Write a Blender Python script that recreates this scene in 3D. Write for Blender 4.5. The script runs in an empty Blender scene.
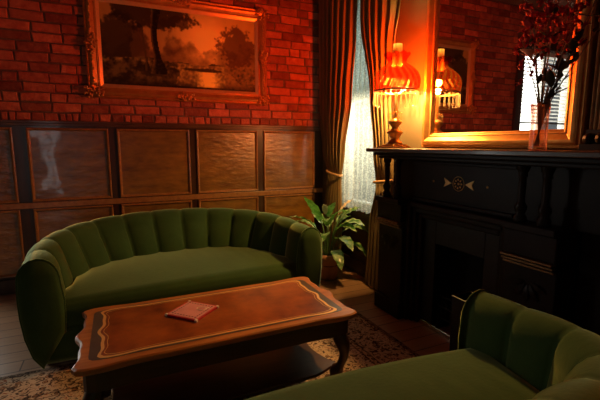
import bpy, math, random
from math import sin, cos, pi, radians
from mathutils import Vector, Matrix, noise
random.seed(7)
sc = bpy.context.scene
C = sc.collection

# ------------------------------------------------------------------ helpers
class MB:
    def __init__(s): s.v = []; s.f = []; s.fm = []; s.tone = []
    def add(s, vs, fs, mi=0, tone=None):
        o = len(s.v); s.v += [tuple(v) for v in vs]
        for f in fs:
            s.f.append(tuple(i + o for i in f)); s.fm.append(mi)
            s.tone.append(.5 if tone is None else tone)
    def box(s, c, d, rot=None, mi=0, tone=None):
        x, y, z = d[0] / 2, d[1] / 2, d[2] / 2
        vs = [Vector(p) for p in ((-x,-y,-z),(x,-y,-z),(x,y,-z),(-x,y,-z),(-x,-y,z),(x,-y,z),(x,y,z),(-x,y,z))]
        if rot is not None: vs = [rot @ p for p in vs]
        c = Vector(c)
        s.add([p + c for p in vs], [(3,2,1,0),(4,5,6,7),(0,1,5,4),(1,2,6,5),(2,3,7,6),(3,0,4,7)], mi, tone)
        return s
    def mm(s, x0, x1, y0, y1, z0, z1, mi=0, tone=None):
        return s.box(((x0+x1)/2,(y0+y1)/2,(z0+z1)/2), (abs(x1-x0),abs(y1-y0),abs(z1-z0)), None, mi, tone)
    def lathe(s, prof, c=(0,0,0), n=24, mod=None, cap=True):
        m = len(prof); vs = []
        for k in range(n):
            a = 2*pi*k/n
            for (r, z) in prof:
                rr = r * (mod(a, z) if mod else 1)
                vs.append((c[0]+rr*cos(a), c[1]+rr*sin(a), c[2]+z))
        fs = []
        for k in range(n):
            k2 = (k+1) % n
            for j in range(m-1):
                fs.append((k*m+j, k2*m+j, k2*m+j+1, k*m+j+1))
        if cap:
            if prof[0][0] > 1e-5: fs.append(tuple(k*m for k in range(n))[::-1])
            if prof[-1][0] > 1e-5: fs.append(tuple(k*m+m-1 for k in range(n)))
        s.add(vs, fs); return s
    def tube(s, pts, r, n=8, cap=True, closed=False):
        pts = [Vector(p) for p in pts]; N = len(pts)
        rs = r if isinstance(r, (list, tuple)) else [r]*N
        vs = []; up = None
        for i, p in enumerate(pts):
            if closed: t = pts[(i+1) % N] - pts[i-1]
            else: t = pts[min(i+1, N-1)] - pts[max(i-1, 0)]
            if t.length < 1e-9: t = Vector((0,0,1))
            t.normalize()
            if up is None:
                up = Vector((0,0,1)) if abs(t.z) < .9 else Vector((1,0,0))
            a = t.cross(up)
            if a.length < 1e-6: a = t.orthogonal()
            a.normalize(); b = a.cross(t); b.normalize(); up = b
            for k in range(n):
                q = 2*pi*k/n
                vs.append(p + (a*cos(q) + b*sin(q))*rs[i])
        fs = []
        for i in range(N if closed else N-1):
            i2 = (i+1) % N
            for k in range(n):
                k2 = (k+1) % n
                fs.append((i*n+k, i*n+k2, i2*n+k2, i2*n+k))
        if cap and not closed:
            fs.append(tuple(range(n))[::-1]); fs.append(tuple(range((N-1)*n, N*n)))
        s.add(vs, fs); return s
    def grid(s, fn, nu, nv, cu=False, mi=0):
        vs = [fn(i/(nu if cu else nu), j/nv) for i in range(nu + (0 if cu else 1)) for j in range(nv+1)]
        U = nu if cu else nu + 1; fs = []
        for i in range(nu):
            i2 = (i+1) % U
            for j in range(nv):
                fs.append((i*(nv+1)+j, i2*(nv+1)+j, i2*(nv+1)+j+1, i*(nv+1)+j+1))
        s.add(vs, fs, mi); return s
    def prism(s, out, z0, z1, axis='z'):
        n = len(out)
        def P(p, z):
            return (p[0], p[1], z) if axis == 'z' else ((z, p[0], p[1]) if axis == 'x' else (p[0], z, p[1]))
        vs = [P(p, z0) for p in out] + [P(p, z1) for p in out]
        fs = [tuple(range(n))[::-1], tuple(range(n, 2*n))] + [(i, (i+1) % n, n+(i+1) % n, n+i) for i in range(n)]
        s.add(vs, fs); return s
    def ball(s, c, r, n=10, m=6):
        if not isinstance(r, (tuple, list)): r = (r, r, r)
        return s.grid(lambda u, v: (c[0]+r[0]*sin(pi*v)*cos(2*pi*u), c[1]+r[1]*sin(pi*v)*sin(2*pi*u), c[2]-r[2]*cos(pi*v)), n, m, True)
    def build(s, name, mat, parent=None, smooth=False, bevel=0, solid=0, sub=0, world=True, weld=False):
        off = Vector(parent_world(parent)) if (parent and world) else Vector((0,0,0))
        me = bpy.data.meshes.new(name)
        me.from_pydata([tuple(Vector(v)-off) for v in s.v], [], s.f)
        mats = mat if isinstance(mat, (list, tuple)) else [mat]
        for m_ in mats: me.materials.append(m_)
        for i, p in enumerate(me.polygons):
            p.material_index = s.fm[i]; p.use_smooth = smooth
        if any(t != .5 for t in s.tone):
            at = me.attributes.new('tone', 'FLOAT', 'FACE')
            at.data.foreach_set('value', s.tone)
        import bmesh
        bm = bmesh.new(); bm.from_mesh(me)
        if weld: bmesh.ops.remove_doubles(bm, verts=bm.verts, dist=1e-5)
        bmesh.ops.recalc_face_normals(bm, faces=bm.faces); bm.to_mesh(me); bm.free()
        o = bpy.data.objects.new(name, me); C.objects.link(o)
        if parent: o.parent = parent
        if solid:
            q = o.modifiers.new('s', 'SOLIDIFY'); q.thickness = solid; q.offset = 0
        if bevel:
            q = o.modifiers.new('b', 'BEVEL'); q.width = bevel; q.segments = 2; q.limit_method = 'ANGLE'; q.angle_limit = radians(40)
        if sub:
            q = o.modifiers.new('d', 'SUBSURF'); q.levels = sub; q.render_levels = sub
        return o
def parent_world(p):
    v = Vector((0,0,0))
    while p: v += p.location; p = p.parent
    return v
def tag(o, label=None, cat=None, group=None, kind=None):
    if label: o['label'] = label
    if cat: o['category'] = cat
    if group: o['group'] = group
    if kind: o['kind'] = kind
    return o
def thing(name, label, cat, loc, rz=0, group=None):
    o = bpy.data.objects.new(name, None); C.objects.link(o); o.location = loc; o.rotation_euler = (0,0,rz)
    o.empty_display_size = .1
    return tag(o, label, cat, group)
def struct(o): o['kind'] = 'structure'; return o
def copy_tree(o, parent=None):
    c = o.copy(); C.objects.link(c); c.parent = parent
    for ch in list(o.children): copy_tree(ch, c)
    return c
def sm(a, b, x):
    t = max(0, min(1, (x-a)/(b-a))); return t*t*(3-2*t)
def lerp(a, b, t): return a + (b-a)*t
def interp(tab, x):
    if x <= tab[0][0]: return tab[0][1]
    for (a, b), (c, d) in zip(tab, tab[1:]):
        if x <= c: return lerp(b, d, sm(a, c, x))
    return tab[-1][1]

# ------------------------------------------------------------------ materials
def nodes(name):
    m = bpy.data.materials.new(name); m.use_nodes = True
    nt = m.node_tree; nt.nodes.clear()
    out = nt.nodes.new('ShaderNodeOutputMaterial')
    return m, nt, out
def N(nt, t, **k):
    n = nt.nodes.new(t)
    for a, b in k.items(): setattr(n, a, b)
    return n
def setin(n, **k):
    for a, b in k.items():
        n.inputs[a.replace('_', ' ')].default_value = b
def col(c): return (c[0], c[1], c[2], 1)
def pr(name, c, rough=.5, metal=0, coat=0, c2=None, scale=8, stretch=(1,1,1), bump=0, bscale=None, sheen=0, sheentint=None,
       trans=0, spec=.5, detail=4, coatrough=.1, attr=None, ior=1.45, emit=None, emits=0, subs=0, coatbump=True):
    m, nt, out = nodes(name)
    b = N(nt, 'ShaderNodeBsdfPrincipled'); nt.links.new(b.outputs[0], out.inputs[0])
    setin(b, Base_Color=col(c), Roughness=rough, Metallic=metal, Coat_Weight=coat, Coat_Roughness=coatrough, IOR=ior)
    b.inputs['Specular IOR Level'].default_value = spec
    b.inputs['Transmission Weight'].default_value = trans
    if sheen:
        b.inputs['Sheen Weight'].default_value = sheen; b.inputs['Sheen Roughness'].default_value = .35
        b.inputs['Sheen Tint'].default_value = col(sheentint or c)
    if emit: b.inputs['Emission Color'].default_value = col(emit); b.inputs['Emission Strength'].default_value = emits
    if c2 or bump:
        tc = N(nt, 'ShaderNodeTexCoord'); mp = N(nt, 'ShaderNodeMapping'); mp.inputs['Scale'].default_value = stretch
        nt.links.new(tc.outputs['Object'], mp.inputs['Vector'])
        nz = N(nt, 'ShaderNodeTexNoise'); setin(nz, Scale=scale, Detail=detail, Roughness=.6)
        nt.links.new(mp.outputs[0], nz.inputs['Vector'])
        if c2:
            rp = N(nt, 'ShaderNodeValToRGB'); rp.color_ramp.elements[0].position = .3; rp.color_ramp.elements[1].position = .7
            rp.color_ramp.elements[0].color = col(c); rp.color_ramp.elements[1].color = col(c2)
            nt.links.new(nz.outputs['Fac'], rp.inputs[0])
            src = rp.outputs[0]
            if attr:
                at = N(nt, 'ShaderNodeAttribute', attribute_name=attr)
                mx = N(nt, 'ShaderNodeMix', data_type='RGBA', blend_type='MULTIPLY'); mx.inputs[0].default_value = 1
                r2 = N(nt, 'ShaderNodeValToRGB')
                r2.color_ramp.elements[0].color = (.45,.42,.42,1); r2.color_ramp.elements[1].color = (1.25,1.2,1.15,1)
                nt.links.new(at.outputs['Fac'], r2.inputs[0])
                nt.links.new(src, mx.inputs[6]); nt.links.new(r2.outputs[0], mx.inputs[7]); src = mx.outputs[2]
            nt.links.new(src, b.inputs['Base Color'])
        if bump:
            n2 = nz
            if bscale:
                n2 = N(nt, 'ShaderNodeTexNoise'); setin(n2, Scale=bscale, Detail=3.0); nt.links.new(mp.outputs[0], n2.inputs['Vector'])
            bp = N(nt, 'ShaderNodeBump'); setin(bp, Strength=bump, Distance=.01)
            nt.links.new(n2.outputs['Fac'], bp.inputs['Height']); nt.links.new(bp.outputs[0], b.inputs['Normal'])
            if coat and coatbump: nt.links.new(bp.outputs[0], b.inputs['Coat Normal'])
    return m
def glassy(name, tint=(1,1,1), gloss=.08, rough=.02, trans_rough=None):
    m, nt, out = nodes(name)
    t = N(nt, 'ShaderNodeBsdfTransparent'); t.inputs[0].default_value = col(tint)
    g = N(nt, 'ShaderNodeBsdfGlossy'); g.inputs['Roughness'].default_value = rough
    lw = N(nt, 'ShaderNodeLayerWeight'); lw.inputs['Blend'].default_value = gloss*2.5
    mx = N(nt, 'ShaderNodeMixShader')
    nt.links.new(lw.outputs['Fresnel'], mx.inputs[0]); nt.links.new(t.outputs[0], mx.inputs[1]); nt.links.new(g.outputs[0], mx.inputs[2])
    nt.links.new(mx.outputs[0], out.inputs[0]); return m

M = {}
M['brick'] = pr('fired_brick', (.32,.075,.040), .75, c2=(.54,.18,.09), scale=14, bump=.9, bscale=40, attr='tone', spec=.35)
M['mortar'] = pr('old_mortar', (.10,.065,.045), .95, c2=(.17,.11,.08), scale=30, bump=.6)
M['panel'] = pr('varnished_panel', (.10,.038,.004), .30, coat=.45, c2=(.30,.14,.016), scale=2.2, stretch=(2.4,1,7), bump=.6, bscale=5, detail=8, coatrough=.05, spec=1.0, coatbump=False)
M['panelgold'] = M['panel']
M['stile'] = pr('dark_stile', (.030,.013,.006), .3, coat=.3, c2=(.06,.026,.010), scale=5, stretch=(4,4,.6), bump=.05)
M['mould'] = pr('oak_moulding', (.24,.10,.028), .3, coat=.3, c2=(.38,.17,.05), scale=9, stretch=(3,3,3))
M['cap'] = pr('cap_rail_wood', (.06,.026,.012), .35, coat=.2, c2=(.11,.05,.02), scale=6)
M['plaster'] = pr('tan_plaster', (.115,.08,.036), .8, c2=(.14,.098,.046), scale=3, bump=.05)
M['dark_wall'] = pr('dark_wall_paint', (.075,.045,.03), .8, c2=(.095,.06,.04), scale=3)
M['ceil'] = pr('ceiling_paint', (.16,.11,.08), .9, c2=(.19,.13,.095), scale=2)
M['apron'] = pr('window_apron_wood', (.022,.012,.007), .4, c2=(.04,.02,.011), scale=6)
M['white'] = pr('white_paint', (.62,.60,.55), .5)
M['velvet'] = pr('green_velvet', (.030,.064,.018), .85, c2=(.045,.090,.026), scale=5, sheen=1.0, sheentint=(.85,1.0,.45), spec=.1, bump=.08, bscale=60)
M['velvet2'] = M['velvet']
M['blackwood'] = pr('ebonised_wood', (.012,.008,.006), .42, coat=.0, spec=.15, c2=(.022,.014,.010), scale=6, bump=.03)
M['shelfwood'] = pr('mantel_top_wood', (.05,.026,.014), .35, coat=.2, c2=(.085,.045,.022), scale=5, stretch=(4,.6,4))
M['gold'] = pr('old_gilding', (.50,.23,.055), .42, metal=.75, c2=(.66,.33,.09), scale=18, bump=.12)
M['darkgold'] = pr('tarnished_gilding', (.16,.085,.03), .4, metal=.6, c2=(.28,.15,.05), scale=12, bump=.15)
M['liner'] = pr('gold_liner', (.66,.42,.18), .35, metal=.6, c2=(.75,.50,.22), scale=20)
M['inlaygold'] = pr('gilt_inlay', (.75,.46,.15), .45, metal=.3)
M['iron'] = pr('black_iron', (.010,.009,.008), .5, metal=.3, c2=(.018,.015,.012), scale=20, bump=.1)
M['soot'] = pr('sooty_brick', (.006,.005,.005), .95)
M['steel'] = pr('polished_edge', (.55,.48,.38), .25, metal=1)
M['brass'] = pr('aged_brass', (.55,.32,.10), .3, metal=.9, c2=(.70,.44,.16), scale=20)
M['bronze'] = pr('bronze_lamp_metal', (.36,.17,.05), .32, metal=.85, c2=(.55,.28,.09), scale=25, bump=.1)
M['leather'] = pr('oxblood_leather', (.11,.020,.005), .35, coat=.6, c2=(.44,.115,.016), scale=5, bump=.04, bscale=90, coatrough=.13, detail=5)
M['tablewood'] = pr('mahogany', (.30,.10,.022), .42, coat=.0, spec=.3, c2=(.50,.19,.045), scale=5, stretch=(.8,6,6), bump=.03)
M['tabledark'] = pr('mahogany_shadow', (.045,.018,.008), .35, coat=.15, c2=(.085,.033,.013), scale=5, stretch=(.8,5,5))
M['greyband'] = pr('worn_border_veneer', (.07,.052,.042), .35, coat=.3, c2=(.11,.08,.06), scale=6)
M['terracotta'] = pr('terracotta', (.34,.15,.08), .8, c2=(.42,.20,.11), scale=10, bump=.1)
M['soil'] = pr('potting_soil', (.02,.012,.008), .95, c2=(.04,.025,.015), scale=60, bump=.8)
M['stemg'] = pr('green_stem', (.08,.17,.035), .5)
M['spathe'] = pr('ivory_spathe', (.80,.66,.45), .5, c2=(.86,.74,.56), scale=6)
M['drape'] = pr('gold_brown_drape', (.17,.112,.038), .75, c2=(.23,.152,.052), scale=7, stretch=(1,1,.3), sheen=.25, sheentint=(.7,.45,.2), bump=.08, bscale=60)
M['tie'] = pr('drape_tie', (.46,.26,.12), .6, c2=(.55,.33,.16), scale=20)
M['rose'] = pr('dried_red_petal', (.30,.010,.012), .7, c2=(.48,.022,.018), scale=25)
M['dryleaf'] = pr('dried_dark_leaf', (.03,.026,.014), .6, c2=(.055,.045,.02), scale=20)
M['drystem'] = pr('dried_stem', (.24,.16,.08), .7, c2=(.34,.24,.12), scale=30)
M['calla'] = pr('faded_calla', (.70,.30,.17), .55, c2=(.80,.40,.24), scale=15)
M['pinktop'] = pr('pink_print', (.62,.24,.22), .5, c2=(.72,.32,.29), scale=14)
M['redside'] = pr('red_edge', (.52,.02,.02), .4)
M['cream'] = pr('cream_print', (.85,.74,.60), .5)
M['ink'] = pr('dark_print', (.05,.015,.012), .6)
M['mirror'] = pr('silvered_glass', (.86,.84,.80), .015, metal=1)
M['pane'] = glassy('window_glass', (.95,.97,.96), .05)
def scat(name, tint, dcol, wt, rough):
    m, nt, out = nodes(name)
    t = N(nt, 'ShaderNodeBsdfTransparent'); t.inputs[0].default_value = col(tint)
    g = N(nt, 'ShaderNodeBsdfGlossy'); g.inputs['Roughness'].default_value = rough
    tl = N(nt, 'ShaderNodeBsdfTranslucent'); tl.inputs[0].default_value = col(dcol)
    a = N(nt, 'ShaderNodeMixShader'); a.inputs[0].default_value = .5; nt.links.new(g.outputs[0], a.inputs[1]); nt.links.new(tl.outputs[0], a.inputs[2])
    lw = N(nt, 'ShaderNodeLayerWeight'); lw.inputs['Blend'].default_value = wt
    mx = N(nt, 'ShaderNodeMixShader'); nt.links.new(lw.outputs['Facing'], mx.inputs[0])
    nt.links.new(t.outputs[0], mx.inputs[1]); nt.links.new(a.outputs[0], mx.inputs[2]); nt.links.new(mx.outputs[0], out.inputs[0]); return m
M['crystal'] = scat('cut_crystal', (1,.93,.78), (.40,.33,.2), .28, .15)
M['vaseglass'] = scat('vase_glass', (.97,.86,.80), (.9,.55,.45), .35, .2)
M['chimney'] = scat('frosted_chimney', (.95,.8,.5), (.95,.72,.38), .75, .3)
def blind_mat():
    m, nt, out = nodes('white_blind')
    d = N(nt, 'ShaderNodeBsdfDiffuse'); d.inputs[0].default_value = (.8,.79,.76,1)
    t = N(nt, 'ShaderNodeBsdfTranslucent'); t.inputs[0].default_value = (.85,.85,.82,1)
    mx = N(nt, 'ShaderNodeMixShader'); mx.inputs[0].default_value = .6
    nt.links.new(d.outputs[0], mx.inputs[1]); nt.links.new(t.outputs[0], mx.inputs[2]); nt.links.new(mx.outputs[0], out.inputs[0]); return m
M['blind'] = blind_mat()

# velvet leaf (two-tone with pale veins)
def leaf_mat():
    m, nt, out = nodes('variegated_leaf')
    b = N(nt, 'ShaderNodeBsdfPrincipled'); setin(b, Roughness=.32)
    tr = N(nt, 'ShaderNodeBsdfTranslucent'); tr.inputs[0].default_value = (.12,.34,.03,1)
    tc = N(nt, 'ShaderNodeTexCoord'); nz = N(nt, 'ShaderNodeTexNoise'); setin(nz, Scale=22., Detail=3.)
    nt.links.new(tc.outputs['Object'], nz.inputs['Vector'])
    rp = N(nt, 'ShaderNodeValToRGB'); e = rp.color_ramp.elements
    e[0].position = .42; e[0].color = (.05,.17,.025,1); e[1].position = .66; e[1].color = (.42,.55,.26,1)
    nt.links.new(nz.outputs['Fac'], rp.inputs[0]); nt.links.new(rp.outputs[0], b.inputs['Base Color'])
    mx = N(nt, 'ShaderNodeMixShader'); mx.inputs[0].default_value = .28
    nt.links.new(b.outputs[0], mx.inputs[1]); nt.links.new(tr.outputs[0], mx.inputs[2]); nt.links.new(mx.outputs[0], out.inputs[0])
    return m
M['leaf'] = leaf_mat()

def lace_mat():
    m, nt, out = nodes('lace')
    tc = N(nt, 'ShaderNodeTexCoord')
    vo = N(nt, 'ShaderNodeTexVoronoi', feature='DISTANCE_TO_EDGE'); setin(vo, Scale=44.)
    nt.links.new(tc.outputs['Object'], vo.inputs['Vector'])
    nz = N(nt, 'ShaderNodeTexNoise'); setin(nz, Scale=13., Detail=3., Distortion=1.); nt.links.new(tc.outputs['Object'], nz.inputs['Vector'])
    ad = N(nt, 'ShaderNodeMath', operation='MULTIPLY_ADD'); ad.inputs[1].default_value = 2.2; ad.inputs[2].default_value = -.25
    nt.links.new(vo.outputs['Distance'], ad.inputs[0])
    a2 = N(nt, 'ShaderNodeMath', operation='ADD'); nt.links.new(ad.outputs[0], a2.inputs[0]); nt.links.new(nz.outputs['Fac'], a2.inputs[1])
    rp = N(nt, 'ShaderNodeValToRGB'); rp.color_ramp.elements[0].position = .35; rp.color_ramp.elements[1].position = .65
    rp.color_ramp.elements[0].color = (.58,.58,.58,1); rp.color_ramp.elements[1].color = (.22,.22,.22,1)
    nt.links.new(a2.outputs[0], rp.inputs[0])
    t = N(nt, 'ShaderNodeBsdfTransparent'); t.inputs[0].default_value = (.95,.94,.82,1)
    d = N(nt, 'ShaderNodeBsdfDiffuse'); d.inputs[0].default_value = (.60,.55,.38,1)
    tl = N(nt, 'ShaderNodeBsdfTranslucent'); tl.inputs[0].default_value = (.74,.69,.50,1)
    m1 = N(nt, 'ShaderNodeMixShader'); m1.inputs[0].default_value = .6
    nt.links.new(d.outputs[0], m1.inputs[1]); nt.links.new(tl.outputs[0], m1.inputs[2])
    m2 = N(nt, 'ShaderNodeMixShader'); nt.links.new(rp.outputs[0], m2.inputs[0])
    nt.links.new(m1.outputs[0], m2.inputs[1]); nt.links.new(t.outputs[0], m2.inputs[2])
    nt.links.new(m2.outputs[0], out.inputs[0]); return m
M['lace'] = lace_mat()
m, nt, out = nodes('grey_gauze_cloth'); _d = N(nt, 'ShaderNodeBsdfDiffuse'); _d.inputs[0].default_value = (.3,.33,.34,1); _t = N(nt, 'ShaderNodeBsdfTranslucent'); _t.inputs[0].default_value = (.42,.47,.48,1)
_x = N(nt, 'ShaderNodeMixShader'); _x.inputs[0].default_value = .6; nt.links.new(_d.outputs[0], _x.inputs[1]); nt.links.new(_t.outputs[0], _x.inputs[2]); nt.links.new(_x.outputs[0], out.inputs[0]); M['greygauze'] = m

def shade_mat():
    # ruby glass: lets the bulb's light through red, glows faintly itself by scattering, shiny outside
    m, nt, out = nodes('ruby_glass')
    tr = N(nt, 'ShaderNodeBsdfTransparent'); tr.inputs[0].default_value = (.90,.12,.02,1)
    tl = N(nt, 'ShaderNodeBsdfTranslucent')
    tc = N(nt, 'ShaderNodeTexCoord')
    sp = N(nt, 'ShaderNodeSeparateXYZ'); nt.links.new(tc.outputs['Object'], sp.inputs[0])
    at = N(nt, 'ShaderNodeMath', operation='ARCTAN2'); nt.links.new(sp.outputs['Y'], at.inputs[0]); nt.links.new(sp.outputs['X'], at.inputs[1])
    k1 = N(nt, 'ShaderNodeMath', operation='MULTIPLY'); k1.inputs[1].default_value = 20; nt.links.new(at.outputs[0], k1.inputs[0])
    k2 = N(nt, 'ShaderNodeMath', operation='MULTIPLY_ADD'); k2.inputs[1].default_value = 55; nt.links.new(sp.outputs['Z'], k2.inputs[0]); nt.links.new(k1.outputs[0], k2.inputs[2])
    sn = N(nt, 'ShaderNodeMath', operation='SINE'); nt.links.new(k2.outputs[0], sn.inputs[0])
    rp = N(nt, 'ShaderNodeValToRGB'); e = rp.color_ramp.elements
    e[0].position = .30; e[0].color = (.9,.075,.010,1); e[1].position = .95; e[1].color = (1,.32,.05,1)
    h = N(nt, 'ShaderNodeMath', operation='MULTIPLY_ADD'); h.inputs[1].default_value = .5; h.inputs[2].default_value = .5
    nt.links.new(sn.outputs[0], h.inputs[0]); nt.links.new(h.outputs[0], rp.inputs[0])
    nt.links.new(rp.outputs[0], tl.inputs[0])
    gl = N(nt, 'ShaderNodeBsdfGlossy'); gl.inputs['Roughness'].default_value = .15
    m1 = N(nt, 'ShaderNodeMixShader'); m1.inputs[0].default_value = SHADE_TL
    nt.links.new(tr.outputs[0], m1.inputs[1]); nt.links.new(tl.outputs[0], m1.inputs[2])
    m2 = N(nt, 'ShaderNodeMixShader'); m2.inputs[0].default_value = .03
    nt.links.new(m1.outputs[0], m2.inputs[1]); nt.links.new(gl.outputs[0], m2.inputs[2])
    nt.links.new(m2.outputs[0], out.inputs[0]); return m
SHADE_TL = .004
M['shade'] = shade_mat()

def floor_mat():
    m, nt, out = nodes('floorboards')
    b = N(nt, 'ShaderNodeBsdfPrincipled'); setin(b, Roughness=.33, Coat_Weight=.2); nt.links.new(b.outputs[0], out.inputs[0])
    tc = N(nt, 'ShaderNodeTexCoord')
    br = N(nt, 'ShaderNodeTexBrick'); setin(br, Scale=1., Mortar_Size=.004, Brick_Width=1.6, Row_Height=.13, Color1=(.30,.165,.085,1), Color2=(.37,.215,.115,1), Mortar=(.06,.03,.015,1))
    br.offset = .37
    nt.links.new(tc.outputs['Object'], br.inputs['Vector'])
    mp = N(nt, 'ShaderNodeMapping'); mp.inputs['Scale'].default_value = (2,22,1); nt.links.new(tc.outputs['Object'], mp.inputs[0])
    nz = N(nt, 'ShaderNodeTexNoise'); setin(nz, Scale=2., Detail=5.); nt.links.new(mp.outputs[0], nz.inputs['Vector'])
    rp = N(nt, 'ShaderNodeValToRGB'); rp.color_ramp.elements[0].color = (.6,.6,.6,1); rp.color_ramp.elements[1].color = (1.2,1.2,1.2,1)
    nt.links.new(nz.outputs['Fac'], rp.inputs[0])
    mx = N(nt, 'ShaderNodeMix', data_type='RGBA', blend_type='MULTIPLY'); mx.inputs[0].default_value = 1
    nt.links.new(br.outputs['Color'], mx.inputs[6]); nt.links.new(rp.outputs[0], mx.inputs[7]); nt.links.new(mx.outputs[2], b.inputs['Base Color'])
    return m
M['floor'] = floor_mat()

def rug_mat():
    m, nt, out = nodes('persian_rug')
    b = N(nt, 'ShaderNodeBsdfPrincipled'); setin(b, Roughness=.95); b.inputs['Specular IOR Level'].default_value = .1
    nt.links.new(b.outputs[0], out.inputs[0])
    tc = N(nt, 'ShaderNodeTexCoord')
    vo = N(nt, 'ShaderNodeTexVoronoi', feature='F1'); setin(vo, Scale=19.); nt.links.new(tc.outputs['Object'], vo.inputs['Vector'])
    nz = N(nt, 'ShaderNodeTexNoise'); setin(nz, Scale=30., Detail=4., Distortion=1.8); nt.links.new(tc.outputs['Object'], nz.inputs['Vector'])
    r1 = N(nt, 'ShaderNodeValToRGB'); e = r1.color_ramp.elements
    e[0].position = .42; e[0].color = (.09,.055,.038,1); e[1].position = .48; e[1].color = (.52,.38,.25,1)
    x = r1.color_ramp.elements.new(.60); x.color = (.62,.46,.31,1); x = r1.color_ramp.elements.new(.66); x.color = (.32,.11,.05,1)
    nt.links.new(nz.outputs['Fac'], r1.inputs[0])
    r2 = N(nt, 'ShaderNodeValToRGB'); r2.color_ramp.interpolation = 'CONSTANT'; e = r2.color_ramp.elements
    e[0].color = (.45,.25,.12,1); e[1].position = .22; e[1].color = (.05,.03,.025,1); x = r2.color_ramp.elements.new(.30); x.color = (1,1,1,1)
    nt.links.new(vo.outputs['Distance'], r2.inputs[0])
    mx = N(nt, 'ShaderNodeMix', data_type='RGBA', blend_type='MULTIPLY'); mx.inputs[0].default_value = .75
    nt.links.new(r1.outputs[0], mx.inputs[6]); nt.links.new(r2.outputs[0], mx.inputs[7])
    # border bands: distance to the rug's edge from object coordinates
    sp = N(nt, 'ShaderNodeSeparateXYZ'); nt.links.new(tc.outputs['Object'], sp.inputs[0])
    def edge(o, half):
        a = N(nt, 'ShaderNodeMath', operation='ABSOLUTE'); nt.links.new(o, a.inputs[0])
        s = N(nt, 'ShaderNodeMath', operation='SUBTRACT'); s.inputs[0].default_value = half; nt.links.new(a.outputs[0], s.inputs[1]); return s.outputs[0]
    mn = N(nt, 'ShaderNodeMath', operation='MINIMUM'); nt.links.new(edge(sp.outputs['X'], RUG[0]), mn.inputs[0]); nt.links.new(edge(sp.outputs['Y'], RUG[1]), mn.inputs[1])
    r3 = N(nt, 'ShaderNodeValToRGB'); r3.color_ramp.interpolation = 'CONSTANT'; e = r3.color_ramp.elements
    e[0].color = (.16,.11,.09,1); e[1].position = .035; e[1].color = (.75,.62,.5,1)
    for p, c in ((.05,(.85,.80,.74)),(.27,(.22,.16,.13)),(.285,(.95,.85,.7)),(.305,(.3,.22,.18)),(.32,(1,1,1))):
        x = r3.color_ramp.elements.new(p); x.color = col(c)
    nt.links.new(mn.outputs[0], r3.inputs[0])
    m2 = N(nt, 'ShaderNodeMix', data_type='RGBA', blend_type='MULTIPLY'); m2.inputs[0].default_value = .8
    nt.links.new(mx.outputs[2], m2.inputs[6]); nt.links.new(r3.outputs[0], m2.inputs[7])
    nt.links.new(m2.outputs[2], b.inputs['Base Color'])
    bp = N(nt, 'ShaderNodeBump'); setin(bp, Strength=.5, Distance=.004); n2 = N(nt, 'ShaderNodeTexNoise'); setin(n2, Scale=250.)
    nt.links.new(tc.outputs['Object'], n2.inputs['Vector']); nt.links.new(n2.outputs['Fac'], bp.inputs['Height']); nt.links.new(bp.outputs[0], b.inputs['Normal'])
    return m
RUG = (1.60, 1.14)
M['rug'] = rug_mat()

def canvas_mat():
    m, nt, out = nodes('oil_paint')
    b = N(nt, 'ShaderNodeBsdfPrincipled'); setin(b, Roughness=.55); b.inputs['Specular IOR Level'].default_value = .15; nt.links.new(b.outputs[0], out.inputs[0])
    at = N(nt, 'ShaderNodeAttribute', attribute_name='paint'); nt.links.new(at.outputs['Color'], b.inputs['Base Color'])
    return m
M['canvas'] = canvas_mat()

# ------------------------------------------------------------------ room
W, D = 2.16, 4.084          # right wall, back wall
LX, RY, CZ = -3.0, -2.3, 3.25
w1 = (2.87, 3.72, .66, 2.85)   # window in the right wall (y0,y1,z0,z1)
w2 = (-2.45, -1.20, .15, 2.70) # window in the back wall (x0,x1,z0,z1)
w3 = (-1.66, -1.17, .20, 2.45)    # window in the rear wall
struct(MB().mm(LX-.2, W+.2, RY-.2, D+.2, -.1, 0).build('floor', M['floor']))
struct(MB().mm(LX-.2, W+.2, RY-.2, D+.2, CZ, CZ+.1).build('ceiling', M['ceil']))
# right wall with the window opening
b = MB(); b.mm(W, W+.2, RY-.2, w1[0], 0, CZ); b.mm(W, W+.2, w1[1], D+.2, 0, CZ)
b.mm(W, W+.2, w1[0], w1[1], 0, w1[2]); b.mm(W, W+.2, w1[0], w1[1], w1[3], CZ)
wall_right = struct(b.build('wall_right', M['plaster']))
b = MB(); b.mm(LX-.2, LX, RY-.2, D+.2, 0, CZ); struct(b.build('wall_left', M['dark_wall']))
b = MB(); b.mm(LX, w3[0], RY-.2, RY, 0, CZ); b.mm(w3[1], W, RY-.2, RY, 0, CZ)
b.mm(w3[0], w3[1], RY-.2, RY, 0, w3[2]); b.mm(w3[0], w3[1], RY-.2, RY, w3[3], CZ)
struct(b.build('wall_rear', M['dark_wall']))
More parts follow.
